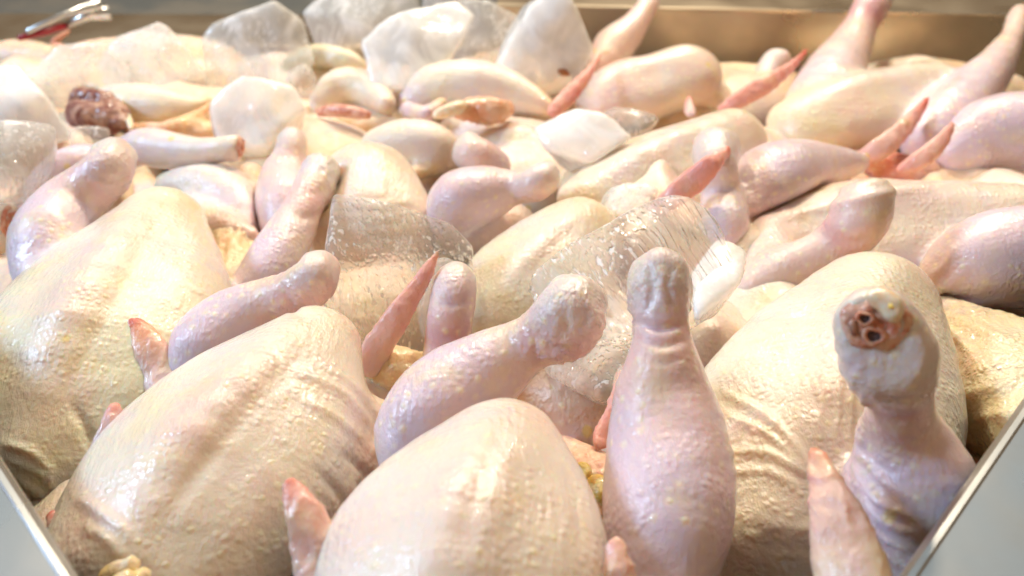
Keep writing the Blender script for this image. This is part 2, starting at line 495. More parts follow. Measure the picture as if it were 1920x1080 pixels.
def steel(name, col, r0, r1):
    m, nt, b, out = newmat(name); g = G(nt)
    tc = g.n('ShaderNodeTexCoord').outputs['Object']
    b.inputs['Metallic'].default_value = 1.0
    n = g.n('ShaderNodeTexNoise', i_Scale=9.0, i_Detail=5.0); g.l(tc, n.inputs['Vector'])
    mp = g.n('ShaderNodeMapping'); g.l(tc, mp.inputs[0]); mp.inputs['Scale'].default_value = (2, 2, 160)
    br = g.n('ShaderNodeTexNoise', i_Scale=6.0, i_Detail=3.0); g.l(mp.outputs[0], br.inputs['Vector'])
    sp = g.n('ShaderNodeTexNoise', i_Scale=70.0, i_Detail=5.0, i_Roughness=0.7); g.l(tc, sp.inputs['Vector'])
    c = g.mix(g.ramp(n.outputs['Fac'], 0.35, 0.65), (*col, 1), tuple(v * 0.72 for v in col) + (1,))
    c = g.mix(g.ramp(sp.outputs['Fac'], 0.62, 0.74, 0, 0.35), c, (0.55, 0.50, 0.42, 1))
    g.l(c, b.inputs['Base Color'])
    g.l(g.ramp(n.outputs['Fac'], 0.3, 0.7, r0, r1), b.inputs['Roughness'])
    bu = g.n('ShaderNodeBump', i_Strength=0.15, i_Distance=0.001); g.l(br.outputs['Fac'], bu.inputs['Height']); g.l(bu.outputs[0], b.inputs['Normal'])
    return m


M_SKIN = skin_material('raw_chicken_skin')
M_WING = skin_material('raw_wing_skin', 0.8, 0.25, 0.35)
M_FLESH = simple('cut_flesh', (0.58, 0.20, 0.12), 0.3, sss=0.3, noise_col=(0.76, 0.46, 0.34), nscale=190, bump=0.5, bscale=400, coat=0.4)
M_DARKFLESH = simple('dark_cut_flesh', (0.20, 0.06, 0.045), 0.32, sss=0.3, noise_col=(0.46, 0.27, 0.20), nscale=75, bump=0.5, bscale=120, coat=0.2)
M_BONE = simple('bone', (0.52, 0.20, 0.12), 0.4, sss=0.4, noise_col=(0.66, 0.36, 0.24), nscale=400, bump=0.2)
M_MARROW = simple('marrow', (0.045, 0.02, 0.02), 0.45, noise_col=(0.09, 0.03, 0.025), nscale=500, bump=0.4, bscale=900)
M_CART = simple('cartilage', (0.84, 0.76, 0.60), 0.25, sss=0.5, noise_col=(0.86, 0.66, 0.42), nscale=200, bump=0.3, bscale=300, coat=0.5)
M_FAT = simple('yellow_fat', (0.86, 0.58, 0.08), 0.35, sss=0.4, noise_col=(0.88, 0.66, 0.28), nscale=150, bump=0.6, bscale=500, coat=0.4)
M_PALEFAT = simple('pale_fat', (0.80, 0.60, 0.24), 0.35, sss=0.4, noise_col=(0.84, 0.70, 0.48), nscale=160, bump=0.5, bscale=500, coat=0.4)
M_WALL = steel('warm_reflection_steel', (0.64, 0.54, 0.41), 0.25, 0.45)  # back wall steel, the golden reflection of warm light tinted into its colour
M_STEEL = steel('brushed_steel', (0.66, 0.65, 0.63), 0.22, 0.42)
M_ICE_CLEAR = ice_material('clear_ice', 0.20, 0.46, 0.72, 0.42, (0.06, 0.15, 1), 0.03, 0.6)
M_ICE_SLAB = ice_material('clear_streaked_ice', 0.17, 0.44, 0.70, 0.42, (0.45, -0.70, -0.42), 0.03, 0.6)
M_ICE_MILK = ice_material('milky_ice', 0.68, 0.40, 0.62, 0.95, (0.3, 0.2, 1), 0.06, 0.1)
M_ICE_HALF = ice_material('half_milky_ice', 0.36, 0.42, 0.66, 0.75, (0.3, 0.1, 1), 0.04, 0.4)

CREAM = (0.82, 0.74, 0.58); PALE = (0.83, 0.73, 0.64); PINK = (0.80, 0.60, 0.54); PURP = (0.72, 0.58, 0.65)
HOCK = (0.72, 0.64, 0.62); BRUISE = (0.66, 0.34, 0.36); ROSE = (0.74, 0.34, 0.28); RED = (0.62, 0.07, 0.03); WARM = (0.82, 0.60, 0.36)
WINGC = (0.76, 0.50, 0.42)


def torso_prims(n, t, w, fl=0.8, col=CREAM, rt=0.45, rn=0.62, rc=1.0, rm=0.86, roll=0.0, fold=0.15):
    pn, mn = at(*n); pt, mt = at(*t)
    mm = (mn + mt) / 2; W = w * mm
    ax = pt - pn; ax = ax / np.linalg.norm(ax)
    up = np.array([0.0, -0.15, 1.0]); up = up - (up @ ax) * ax; up /= np.linalg.norm(up)
    sd = np.cross(ax, up)
    if roll:
        c, s_ = math.cos(rad(roll)), math.sin(rad(roll)); up, sd = up * c + sd * s_, sd * c - up * s_
    out = []
    f = [0, .33, .66, 1.0]; rr = [rn, rc, rm, rt]; off = [.28, .33, .29, .11]
    for s in (-1, 1):
        v = [np.array([*(pn + (pt - pn) * f[i] + sd * s * off[i] * W - up * 0.05 * W * (1 - f[i])), rr[i] * W * (1 - off[i] * 0.85)]) for i in range(4)]
        v = np.array(catmull(v, 3))
        out.append(Chain(v[:, :3], v[:, 3], col, k=0.028, fl=up, sq=fl, fold=fold, folds=[fold + .30, fold + .05, fold, fold + .05], cols=[col, col, PALE, col]))
    out[1].same = True
    # keel ridge
    v = [np.array([*(pn + (pt - pn) * f[i] + up * W * (rr[i] * fl - 0.15) * (0.66, 0.82, 0.94, 1.0)[i]), 0.12 * W]) for i in range(4)]
    v = np.array(catmull(v, 3))
    out.append(Chain(v[:, :3], v[:, 3], PALE, k=0.026, fold=0.03, cols=[PALE, (0.80, 0.62, 0.55), CREAM])); out[-1].same = True
    return out


LEGCOLS = [PURP, PURP, PURP, PINK, (0.76, 0.50, 0.50), HOCK, (0.70, 0.64, 0.60)]


def cut_disc(par, base, c, n, r, mat=None, detail=False):
    n = n / np.linalg.norm(n)
    a = np.cross(n, [0, 0, 1.0]); a /= np.linalg.norm(a); b = np.cross(n, a)
    rings, seg = 7, 26
    V = [c + n * 0.0006]; ph = random.random() * 9
    for i in range(1, rings + 1):
        rr = r * 0.90 * i / rings
        for j in range(seg):
            th = j * 2 * math.pi / seg
            k = 1 + 0.10 * math.sin(2 * th + ph) + 0.06 * math.sin(5 * th + ph * 2)
            hgt = 0.0008 + 0.0011 * math.sin(i * 1.9 + ph + th * 2) * (i < rings) - (0.002 if i == rings else 0)
            V.append(c + (a * math.cos(th) + b * math.sin(th)) * rr * k + n * hgt)
    V = np.array(V) - base
    me = bpy.data.meshes.new('cut_end')
    fs = [(0, 1 + j, 1 + (j + 1) % seg) for j in range(seg)]
    for i in range(rings - 1):
        for j in range(seg):
            p = 1 + i * seg
            fs.append((p + j, p + seg + j, p + seg + (j + 1) % seg, p + (j + 1) % seg))
    me.from_pydata(V.tolist(), [], fs); me.polygons.foreach_set('use_smooth', [True] * len(fs)); me.update()
    o = link('cut_end', me, mat or M_FLESH, par)
    # bone stub
    if r > 0.006:
        if detail:
            tube_pts = c + a * r * .62 + b * r * .12 + n * .0006
            cl_ = Chain([tube_pts, tube_pts - a * r * .1 + b * r * .3], [r * .17, r * .11], RED, k=.002)
            V_, Q_, t_, f_ = flesh([cl_], .0009, .0006, .0004)
            link('raw_flesh', to_mesh('raw_flesh', V_ - base, Q_), M_DARKFLESH, o)
        for (ox, oy, q) in (((0.15, -0.1, 0.36),) if not detail else ((0.0, 0.34, 0.31), (0.34, -0.10, 0.24))):
            cc = c + (a * ox + b * oy) * r
            bn = bone_ring(cc, n, r * q, base)
            link('bone', bn[0], M_BONE, o); link('marrow', bn[1], M_MARROW, o)
    return o, a, b


def bone_ring(c, n, r, base):
    a = np.cross(n, [0.1, 0.2, 1.0]); a /= np.linalg.norm(a); b = np.cross(n, a)
    seg = 20; prof = [(1.0, -0.002), (1.0, 0.0020), (0.90, 0.0029), (0.66, 0.0030), (0.55, 0.0024), (0.50, 0.0010)]
    V = []; F = []
    for k, (q, h) in enumerate(prof):
        for j in range(seg):
            th = j * 2 * math.pi / seg; w_ = 1 + 0.09 * math.sin(3 * th + r * 900) + 0.05 * math.sin(5 * th)
            V.append(c + (a * math.cos(th) * 1.12 + b * math.sin(th) * 0.9) * r * q * w_ + n * h - base)
    for k in range(len(prof) - 1):
        for j in range(seg):
            F.append((k * seg + j, k * seg + (j + 1) % seg, (k + 1) * seg + (j + 1) % seg, (k + 1) * seg + j))
    m1 = bpy.data.meshes.new('bone'); m1.from_pydata([tuple(v) for v in V], [], F); m1.polygons.foreach_set('use_smooth', [True] * len(F))
    V = [c + n * 0.0016 - base] + [c + (a * math.cos(t) * 1.12 + b * math.sin(t) * 0.9) * r * 0.56 + n * 0.0020 - base for t in [j * 2 * math.pi / seg for j in range(seg)]]
    m2 = bpy.data.meshes.new('marrow'); m2.from_pydata([tuple(v) for v in V], [], [(0, 1 + j, 1 + (j + 1) % seg) for j in range(seg)])
    return m1, m2


def wing_mesh(spec, vox, base, cols=None):
    p, r = pxchain(spec)
    fl = np.cross(p[-1] - p[0], CAM - p[0]); fl = np.cross(p[-1] - p[0], fl)
    c = cols or [PINK, WINGC, WINGC, (.74, .38, .32), (.72, .24, .18), RED]
    pr = [Chain(p, r * 0.90, ROSE, k=0.004, fl=fl, sq=0.40, cols=c, fold=0.5)]
    # a second rib along the wing
    q = p.copy(); side = np.cross(fl / np.linalg.norm(fl), (p[-1] - p[0]) / np.linalg.norm(p[-1] - p[0]))
    q = q + side * (r * 0.50)[:, None] * np.linspace(1, 0, len(q))[:, None]
    pr.append(Chain(q[:-3] if len(q) > 5 else q, (r * 0.40 * np.linspace(1, .12, len(r)))[:len(q[:-3]) if len(q) > 5 else len(q)], ROSE, k=0.0045, cols=[c[0], c[1], c[2], ROSE], fold=0.5))
    V, Q, t, f = flesh(pr, vox, 0.0006, 0.0008)
    me = to_mesh('wing', V - base, Q); add_attr(me, t, f)
    return me


def chicken(label, group=None, torso=None, legs=(), wings=(), extra=(), vox=0.0026, name='whole_chicken', cat='raw chicken', creases=()):
    """legs: (chain, options). Returns the empty that carries the parts."""
    prims = []; ends = []
    for tdict in ([torso] if isinstance(torso, dict) else (torso or [])):
        prims += torso_prims(**tdict)
    for lg in legs:
        spec, opt = lg if isinstance(lg, tuple) else (lg, {})
        p, r = pxchain(spec)
        if 'cut' not in opt and opt.get('knuckle', True): r[-2:] = r[-2:] * np.array([.94, .84])
        cut = None
        if 'cut' in opt:
            n = p[-1] - p[-3] if opt['cut'] is True else np.array(opt['cut'], float); n = n / np.linalg.norm(n)
            c0 = p[-1] + (n * 0.60 * r[-1] if 'detail' in opt else 0); cut = (c0, n); ends.append((c0, n, r[-1] * (.88 if 'detail' in opt else 1), opt.get('detail', False)))
        prims.append(Chain(p, r, PURP, k=opt.get('k', 0.011), cut=cut, cols=opt.get('cols', LEGCOLS), folds=[opt.get('fold', .1), opt.get('fold', .06), .15, .45, .42]))
        prims[-1].ring = opt.get('ring', 0.35)
        if opt.get('calf', True) and len(p) > 8:
            i1 = int(np.argmax(r)); i1 = min(max(i1, 2), len(p) - 6); ax_ = p[i1 + 2] - p[i1 - 2]; ax_ /= np.linalg.norm(ax_)
            s_ = np.cross(ax_, [0, 0, 1.0]); s_ /= np.linalg.norm(s_); u_ = np.cross(s_, ax_)
            q = [p[i] + (s_ * opt.get('side', 1) * .30 + u_ * .22) * r[i] for i in range(i1 - 2, i1 + 5)]
            prims.append(Chain(q, [r[i] * (.80, .84, .84, .80, .72, .60, .5)[i - i1 + 2] for i in range(i1 - 2, i1 + 5)], PURP, k=0.008, fold=.1, cols=opt.get('cols', LEGCOLS)[:2])); prims[-1].same = True
        if opt.get('knuckle', True) and cut is None and r[-1] > 0.004:   # the joint's two condyles
            ax_ = p[-1] - p[-4]; ax_ /= np.linalg.norm(ax_); s_ = np.cross(ax_, CAM - p[-1]); s_ /= np.linalg.norm(s_)
            for sg in (-1, 1):
                q = p[-2] + s_ * sg * r[-3] * 0.50
                prims.append(Chain([q - ax_ * r[-3] * 0.9, q + ax_ * r[-3] * (0.30 if sg > 0 else .12)], [r[-3] * 0.44, r[-3] * 0.56], HOCK, k=0.003, cols=[BRUISE if sg > 0 else HOCK, HOCK], fold=0.35)); prims[-1].same = True
    for e in extra:
        p, r = pxchain(e['c'])
        prims.append(Chain(p, r, e.get('col', CREAM), k=e.get('k', 0.012), fl=e.get('fl'), sq=e.get('sq', 1.0), cols=e.get('cols'), fold=e.get('fold', 0.5)))
    V, Q, tint, fold = flesh(prims, vox, press=True, creases=creases)
    base = np.array([V[:, 0].mean(), V[:, 1].mean(), V[:, 2].min()])
    root = bpy.data.objects.new(name, None); root.empty_display_size = 0.02; COL.objects.link(root); root.location = base
    tag(root, label, cat, group)
    me = to_mesh('body', V - base, Q); add_attr(me, tint, fold)
    link('body', me, M_SKIN, root)
    for (c0, n, r, det) in ends:
        cut_disc(root, base, c0, n, r, detail=det)
    for wg in wings:
        cols = None
        if isinstance(wg, tuple): wg, cols = wg
        link('wing', wing_mesh(wg, vox * 0.62, base, cols), M_WING, root)
    return root


def blob_part(par, name, specs, mat, vox, lump=0.001, wr=0.001, k=0.004, cols=None, col=WARM, fold=0.6, sq=1.0, fl=None):
    base = np.array(par.location)
    pr = []
    for sp in specs:
        p, r = pxchain(sp); pr.append(Chain(p, r, col, k=k, cols=cols, fold=fold, sq=sq, fl=fl))
    V, Q, t, f = flesh(pr, vox, lump, wr)
    me = to_mesh(name, V - base, Q); add_attr(me, t, f)
    return link(name, me, mat, par)


# ================================================================== TRAY AND COUNTER
def quadmesh(name, V, F, mat, par=None, bevel=0.0, solid=0.0):
    me = bpy.data.meshes.new(name); me.from_pydata([tuple(v) for v in V], [], F); me.update()
    o = link(name, me, mat, par)
    if solid:
        md = o.modifiers.new('s', 'SOLIDIFY'); md.thickness = solid; md.offset = 0
    if bevel:
        md = o.modifiers.new('b', 'BEVEL'); md.width = bevel; md.segments = 3
    return o


FLOORZ = -0.17
tray = bpy.data.objects.new('metal_tray', None); COL.objects.link(tray); tray.location = (0, 0, 0)
tag(tray, 'shallow brushed steel tray with folded rims that holds the chickens', 'metal tray')
RZ = 0.02
la, _ = at(-60, 758, RZ); lb, _ = at(175, 1118, RZ); ra, _ = at(2010, 612, RZ); rb, _ = at(1650, 1122, RZ)
BY = 1.14


def run(a, b, t):
    return np.array(a) + (np.array(b) - np.array(a)) * t


LA = run(lb, la, 2.2); RA = run(rb, ra, 2.0)
LB = run(la, lb, 1.35); RB = run(ra, rb, 1.35)
mid = (LB + RB) / 2


def lip_wall(name, a, b, out, zr, zf, parts=None):
    """sloping inner wall, rounded lip and level flange along a->b"""
    a = np.array(a, float); b = np.array(b, float); out = np.array(out, float); out[2] = 0; out /= np.linalg.norm(out)
    prof = [(-0.010, zf - zr), (0.0, -0.004), (0.0008, -0.0015), (0.0028, 0.0), (0.005, 0.0002), (0.006, -0.0006), (0.16, -0.004), (0.16, -0.03)]
    V = []
    N = 12
    for i in range(N + 1):
        p = a + (b - a) * i / N
        for (o_, z_) in prof:
            V.append(p + out * o_ + np.array([0, 0, z_ + zr - p[2]]))
    k = len(prof)
    F = [(i * k + j, (i + 1) * k + j, (i + 1) * k + j + 1, i * k + j + 1) for i in range(N) for j in range(k - 1)]
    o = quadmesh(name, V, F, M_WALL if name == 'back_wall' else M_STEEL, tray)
    o.data.polygons.foreach_set('use_smooth', [False] * len(F))
    return o


lip_wall('tray_wall', LB, LA, (-1, -0.62, 0), RZ, FLOORZ)
lip_wall('tray_wall', RB, RA, (1, -0.70, 0), RZ, FLOORZ)
# back wall with its rim
wz, _ = at(1700, 14, 0)
rimz = CAM[2] + BY * (ray(1800, 22)[2] / ray(1800, 22)[1])
bwl = np.array([-0.02, BY + 0.035, 0]); bwr = np.array([0.95, BY - 0.03, 0])
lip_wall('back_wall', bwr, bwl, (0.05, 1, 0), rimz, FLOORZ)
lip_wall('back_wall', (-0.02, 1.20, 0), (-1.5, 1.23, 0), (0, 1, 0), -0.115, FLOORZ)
quadmesh('tray_floor', [(-1.6, 0.0, FLOORZ), (1.2, 0.0, FLOORZ), (1.2, 1.19, FLOORZ), (-1.6, 1.19, FLOORZ)], [(0, 1, 2, 3)], M_STEEL, tray, solid=0.002)
M_WATER = newmat('water'); M_WATER[2].inputs['Transmission Weight'].default_value = 1; M_WATER[2].inputs['IOR'].default_value = 1.33; M_WATER[2].inputs['Roughness'].default_value = 0.02; M_WATER = M_WATER[0]
rd = random.Random(4); DV = []; DF = []
for _ in range(90):
    if rd.random() < .5: x_, y_ = rd.uniform(1690, 1960), rd.uniform(840, 1110)
    else: x_, y_ = rd.uniform(-40, 120), rd.uniform(900, 1110)
    if (x_ > 900 and x_ < 1745 + (1080 - y_) * .72 + 30) or (x_ < 900 and x_ > (y_ - 860) * .62 - 40): continue
    c_, _m = at(x_, y_, RZ - .0022); rr = rd.uniform(.0006, .0020); b0_ = len(DV)
    for k in range(4):
        ph = k * math.pi / 6.6
        for j in range(10):
            th = j * math.pi / 5; DV.append(c_ + np.array([math.cos(th) * math.cos(ph) * rr, math.sin(th) * math.cos(ph) * rr * 1.1, math.sin(ph) * rr * .5]))
    DV.append(c_ + np.array([0, 0, rr * .5]))
    for k in range(3):
        for j in range(10): DF.append((b0_ + k * 10 + j, b0_ + k * 10 + (j + 1) % 10, b0_ + k * 10 + 10 + (j + 1) % 10, b0_ + k * 10 + 10 + j))
    for j in range(10): DF.append((b0_ + 30 + j, b0_ + 30 + (j + 1) % 10, b0_ + 40))
o = quadmesh('water_drops', DV, DF, M_WATER, tray); o.data.polygons.foreach_set('use_smooth', [True] * len(DF)); o['kind'] = 'stuff'
M_COUNTER = simple('counter_top', (0.10, 0.11, 0.11), 0.35, noise_col=(0.16, 0.15, 0.13), nscale=12)
o = quadmesh('counter', [(-4, -1, -0.2), (4, -1, -0.2), (4, 5, -0.2), (-4, 5, -0.2)], [(0, 1, 2, 3)], M_COUNTER, None, solid=0.02)
tag(o, 'dark stall counter underneath the steel tray', None, kind='structure')

# ================================================================== CHICKENS
V1 = 0.0018; V2 = 0.0027; V3 = 0.0034
# --- front row
c1 = chicken('big cream chicken at the left edge with an orange edged wing tip on its right',
    torso=dict(n=(95, 860, -.075), t=(300, 425, -.035), w=222, rt=.34, rm=.78, col=(.81, .74, .54)),
    legs=[([(80, 520, -.05, 50), (85, 450, -.04, 62), (125, 395, -.035, 58), (170, 350, -.02, 46), (205, 320, -.01, 42), (215, 285, -.005, 34)], {}),
          ([(470, 600, -.08, 40), (487, 545, -.07, 50), (515, 490, -.06, 50), (545, 435, -.05, 42), (570, 385, -.04, 33), (592, 345, -.035, 36), (606, 312, -.03, 34)], {'cut': True})],
    wings=[([(318, 760, -.045, 26), (300, 700, -.04, 34), (280, 650, -.03, 30), (258, 615, -.025, 16), (246, 602, -.022, 6)], [PINK, WINGC, WINGC, (.80, .34, .12), RED, RED])],
    creases=[([(320, 375), (250, 500), (170, 640), (110, 760)], 16, -.0012), ([(0, 830), (60, 850), (110, 900)], 8, .0020), ([(15, 862), (80, 890), (120, 940)], 8, .0020), ([(30, 900), (80, 930), (110, 975)], 8, .0018), ([(130, 750), (160, 800), (172, 850)], 10, -.0022), ([(170, 322), (212, 340), (250, 328)], 8, -.0018), ([(160, 345), (205, 362), (240, 352)], 7, -.0012), ([(548, 398), (575, 408), (602, 400)], 8, -.0016), ([(570, 350), (590, 362), (615, 352)], 7, -.0010), ([(330, 520), (390, 560), (410, 620)], 7, .0012)],
    vox=V1)
blob_part(c1, 'skin_flap', [[(385, 400, -.07, 22), (420, 440, -.08, 40), (440, 490, -.085, 48), (430, 550, -.09, 45)]], M_SKIN, .0022, .0022, .0026, col=(0.84, 0.62, 0.36), fold=1)
c2 = chicken('wide breast up chicken left of centre with a red wing tip on either side',
    torso=dict(n=(275, 1060, -.035), t=(588, 655, -.015), w=222, rt=.32, rn=.78, rm=.80, fold=.02, col=(.84, .74, .61)),
    legs=[([(370, 700, -.05, 62), (390, 650, -.04, 68), (440, 605, -.03, 62), (505, 570, -.02, 46), (555, 548, -.01, 40), (590, 522, 0, 38), (604, 492, .005, 26)], {}), ([(560, 566, -.014, 16), (588, 552, -.008, 19), (604, 530, -.004, 14)], {'knuckle': False, 'calf': False, 'k': .005, 'cols': [PINK, BRUISE, BRUISE]}),
          ([(760, 860, -.02, 50), (785, 800, -.015, 78), (845, 740, -.01, 86), (920, 690, 0, 70), (980, 652, .01, 50), (1025, 625, .02, 50), (1062, 590, .03, 58), (1085, 552, .035, 44)], {}), ([(1040, 650, .015, 26), (1075, 640, .02, 28), (1106, 608, .03, 26)], {'knuckle': False, 'calf': False, 'k': .006, 'cols': [PINK, BRUISE, PINK]})],
    wings=[[(175, 900, -.02, 26), (192, 850, -.015, 24), (207, 805, -.008, 17), (214, 775, -.005, 10), (215, 762, -.003, 4)],
           [(600, 1090, .005, 46), (590, 1030, .01, 42), (572, 970, .018, 32), (552, 925, .022, 17), (540, 906, .024, 7)],
           [(150, 1020, -.02, 25), (115, 985, -.02, 18), (97, 962, -.018, 7)]],
    extra=[dict(c=[(590, 900, -.05, 70), (650, 830, -.05, 60), (715, 800, -.045, 45)], col=(.80, .64, .50), fold=.6, k=.02), dict(c=[(640, 960, -.05, 60), (700, 890, -.05, 40)], col=(.74, .58, .44), fold=.9, k=.02)], creases=[([(590, 640), (470, 760), (360, 900), (290, 1000)], 20, -.0014), ([(540, 690), (640, 735), (702, 805)], 8, .0019), ([(600, 680), (660, 720), (702, 768)], 7, .0015), ([(560, 740), (640, 790), (700, 845)], 8, .0014), ([(640, 850), (680, 880), (695, 910)], 8, -.0020), ([(590, 880), (640, 930), (650, 980)], 9, -.0018), ([(140, 930), (190, 960), (250, 1010)], 10, .0016), ([(150, 985), (200, 1010), (240, 1060)], 9, .0016), ([(1000, 620), (1035, 655), (1080, 655)], 8, -.0022), ([(980, 600), (1000, 640), (1000, 690)], 8, -.0014), ([(1045, 560), (1062, 600), (1050, 640)], 9, -.0014), ([(1090, 560), (1100, 590), (1090, 620)], 8, -.0012), ([(528, 556), (565, 588), (600, 585)], 8, -.0018), ([(520, 540), (540, 560), (545, 590)], 7, -.0012), ([(760, 700), (740, 770), (760, 840)], 9, .0010)],
    vox=V1)
blob_part(c2, 'skin_flap', [[(672, 690, -.06, 30), (710, 690, -.055, 40), (760, 700, -.055, 44), (790, 720, -.06, 30)]], M_SKIN, .0022, .0015, .002, col=(0.84, 0.64, 0.36), fold=.8)
blob_part(c2, 'fat_lump', [[(205, 1085, -.008, 20), (232, 1068, -.004, 14), (246, 1058, -.002, 10)], [(262, 1090, -.004, 13), (270, 1078, -.003, 11)], [(222, 1092, .0, 16), (240, 1085, .0, 14)]], M_PALEFAT, .0014, .0014, .0012)
c3 = chicken('smooth pale chicken breast at the bottom centre, rounded point upward, nearest the front',
    torso=dict(n=(810, 1240, 0), t=(945, 845, .005), w=252, rt=.34, rm=.80, fold=.02, col=(.83, .73, .65)),
    wings=[([(1165, 1110, .01, 24), (1156, 1062, .015, 20), (1152, 1030, .018, 12), (1151, 1018, .02, 5)], [WINGC, WINGC, ROSE])],
    creases=[([(950, 790), (900, 900), (850, 1060)], 22, -.0014), ([(1060, 880), (1085, 960), (1090, 1040)], 10, -.0012)],
    vox=V1)
c4 = chicken('big right hand chicken whose cut leg end shows two bones to the viewer',
    torso=dict(n=(1455, 1010, -.055), t=(1640, 575, -.03), w=225, rt=.50, fold=.35, col=(.82, .73, .57)),
    legs=[([(1240, 1110, -.02, 95), (1243, 990, -.01, 108), (1246, 860, 0, 107), (1244, 750, .015, 90), (1243, 680, .03, 62), (1240, 620, .04, 47), (1238, 560, .05, 51), (1238, 505, .06, 48)], {'k': .006}),
          ([(1208, 640, .030, 12), (1200, 575, .042, 15), (1205, 505, .056, 20)], {'knuckle': False, 'calf': False, 'k': .007, 'cols': [PINK, BRUISE, PINK]}),
          ([(1268, 640, .030, 12), (1275, 560, .044, 15), (1266, 498, .056, 21)], {'knuckle': False, 'calf': False, 'k': .007, 'cols': [HOCK, HOCK, (.62, .64, .60)]}),
          ([(1690, 1060, -.03, 100), (1700, 960, -.015, 118), (1704, 880, .0, 98), (1694, 805, .02, 66), (1686, 740, .045, 54), (1664, 670, .062, 82), (1640, 606, .075, 72)], {'cut': (-0.33, -0.80, 0.50), 'detail': True, 'ring': 1.0})],
    wings=[[(1600, 1120, .01, 72), (1588, 1040, .015, 62), (1566, 960, .02, 44), (1546, 900, .022, 26), (1535, 865, .024, 13), (1528, 842, .025, 4)]],
    creases=[([(1345, 730), (1450, 790), (1530, 890)], 8, .0018), ([(1350, 775), (1440, 815), (1510, 880)], 7, .0016), ([(1360, 850), (1440, 850), (1520, 895)], 7, .0018), ([(1365, 885), (1440, 885), (1500, 915)], 7, .0014), ([(1600, 690), (1592, 790), (1585, 900)], 7, .0014), ([(1575, 680), (1570, 780), (1560, 870)], 7, .0012), ([(1620, 720), (1612, 840), (1602, 940)], 8, .0022), ([(1545, 690), (1540, 770), (1520, 850)], 7, .0010), ([(1602, 870), (1645, 940), (1730, 975)], 7, .0016), ([(1604, 900), (1650, 975), (1730, 1008)], 7, .0018), ([(1608, 935), (1655, 1008), (1735, 1040)], 7, .0018), ([(1614, 970), (1660, 1040), (1720, 1070)], 7, .0016), ([(1612, 845), (1660, 905), (1735, 940)], 7, .0012), ([(1186, 600), (1235, 615), (1288, 602)], 8, -.0022), ([(1190, 632), (1240, 648), (1290, 636)], 8, -.0014), ([(1212, 490), (1224, 535), (1214, 580)], 8, -.0018), ([(1262, 490), (1254, 535), (1262, 575)], 7, -.0012), ([(1200, 665), (1240, 680), (1285, 668)], 8, -.0009), ([(1640, 740), (1680, 755), (1730, 740)], 8, -.0016), ([(1635, 770), (1680, 788), (1735, 775)], 8, -.0012)],
    vox=V1)
for (nm, pts, m_) in (('cartilage', [(1632, 556, .0895, 8), (1655, 560, .0890, 13), (1673, 575, .0875, 13), (1676, 594, .085, 9)], M_CART),
                      ('fat_lump', [(1668, 572, .0935, 4), (1674, 578, .093, 4)], M_FAT)):
    blob_part(c4, nm, [pts], m_, .0011, .0005, .0005)
# --- second row
c5 = chicken('pale wrinkled chicken at the right edge partly hidden behind the cut leg end',
    extra=[dict(c=[(1770, 600, -.075, 45), (1830, 680, -.07, 95), (1890, 760, -.06, 110)], col=(0.84, 0.70, 0.46), fold=.8),
           dict(c=[(1880, 660, -.06, 60), (1930, 700, -.06, 90), (1950, 820, -.05, 90)], col=(0.86, 0.72, 0.44), fold=.6)], creases=[([(1740, 600), (1800, 640), (1850, 700)], 9, .0030), ([(1760, 580), (1840, 620), (1900, 640)], 9, .0024), ([(1780, 760), (1840, 730), (1910, 720)], 9, .0020), ([(1790, 800), (1850, 780), (1915, 775)], 9, .0020)],
    vox=V2)
c6 = chicken('long chicken at the right edge with a yellow patched leg joint standing up',
    torso=dict(n=(1500, 440, -.07), t=(1890, 435, -.06), w=130, rt=.7, fold=.3, col=(.82, .68, .54)),
    extra=[dict(c=[(1440, 460, -.07, 55), (1455, 530, -.07, 70), (1540, 560, -.07, 70)], col=(.80, .62, .54), fold=.3, k=.02)],
    legs=[([(1410, 545, -.06, 32), (1460, 515, -.05, 38), (1515, 490, -.04, 38), (1565, 460, -.03, 42), (1600, 425, -.015, 46), (1620, 385, -.005, 48), (1622, 345, .004, 40)], {'cut': (-.1, .55, .8), 'cols': [PINK, PINK, PINK, BRUISE, HOCK, (0.74, 0.68, 0.45)]}),
          ([(1735, 540, -.06, 20), (1780, 515, -.055, 52), (1845, 490, -.045, 85), (1930, 480, -.04, 95)], {'knuckle': False, 'fold': .6, 'cols': [PINK, PURP, PURP]})],
    creases=[([(1400, 425), (1520, 395), (1700, 355), (1900, 330)], 9, .0022), ([(1560, 440), (1600, 455), (1640, 440)], 8, -.0020), ([(1740, 520), (1770, 500), (1790, 460)], 7, .0018), ([(1750, 545), (1785, 530), (1815, 500)], 7, .0016), ([(1760, 560), (1830, 570), (1900, 560)], 8, .0014)],
    vox=V2)
c7 = chicken('chicken right of centre with a bright red wing over its pale leg joint',
    torso=dict(n=(1110, 385, -.06), t=(1372, 262, -.045), w=95, rt=.58, col=(.82, .69, .52)),
    legs=[([(1340, 470, -.06, 35), (1350, 425, -.05, 45), (1352, 370, -.04, 36), (1345, 320, -.02, 36), (1342, 288, -.015, 42), (1345, 268, -.01, 34)], {'cols': [PURP, HOCK, HOCK]}),
          ([(1400, 400, -.055, 45), (1440, 350, -.05, 74), (1500, 325, -.05, 62), (1560, 312, -.05, 38), (1610, 305, -.05, 20)], {'knuckle': False, 'k': .004, 'cols': [PURP, PURP, PURP, PURP]})],
    wings=[([(1225, 395, -.04, 12), (1262, 368, -.025, 20), (1300, 338, -.015, 24), (1335, 308, -.003, 19), (1358, 288, -.004, 9), (1364, 280, -.002, 4)], [ROSE, ROSE, ROSE, RED])],
    vox=V2)
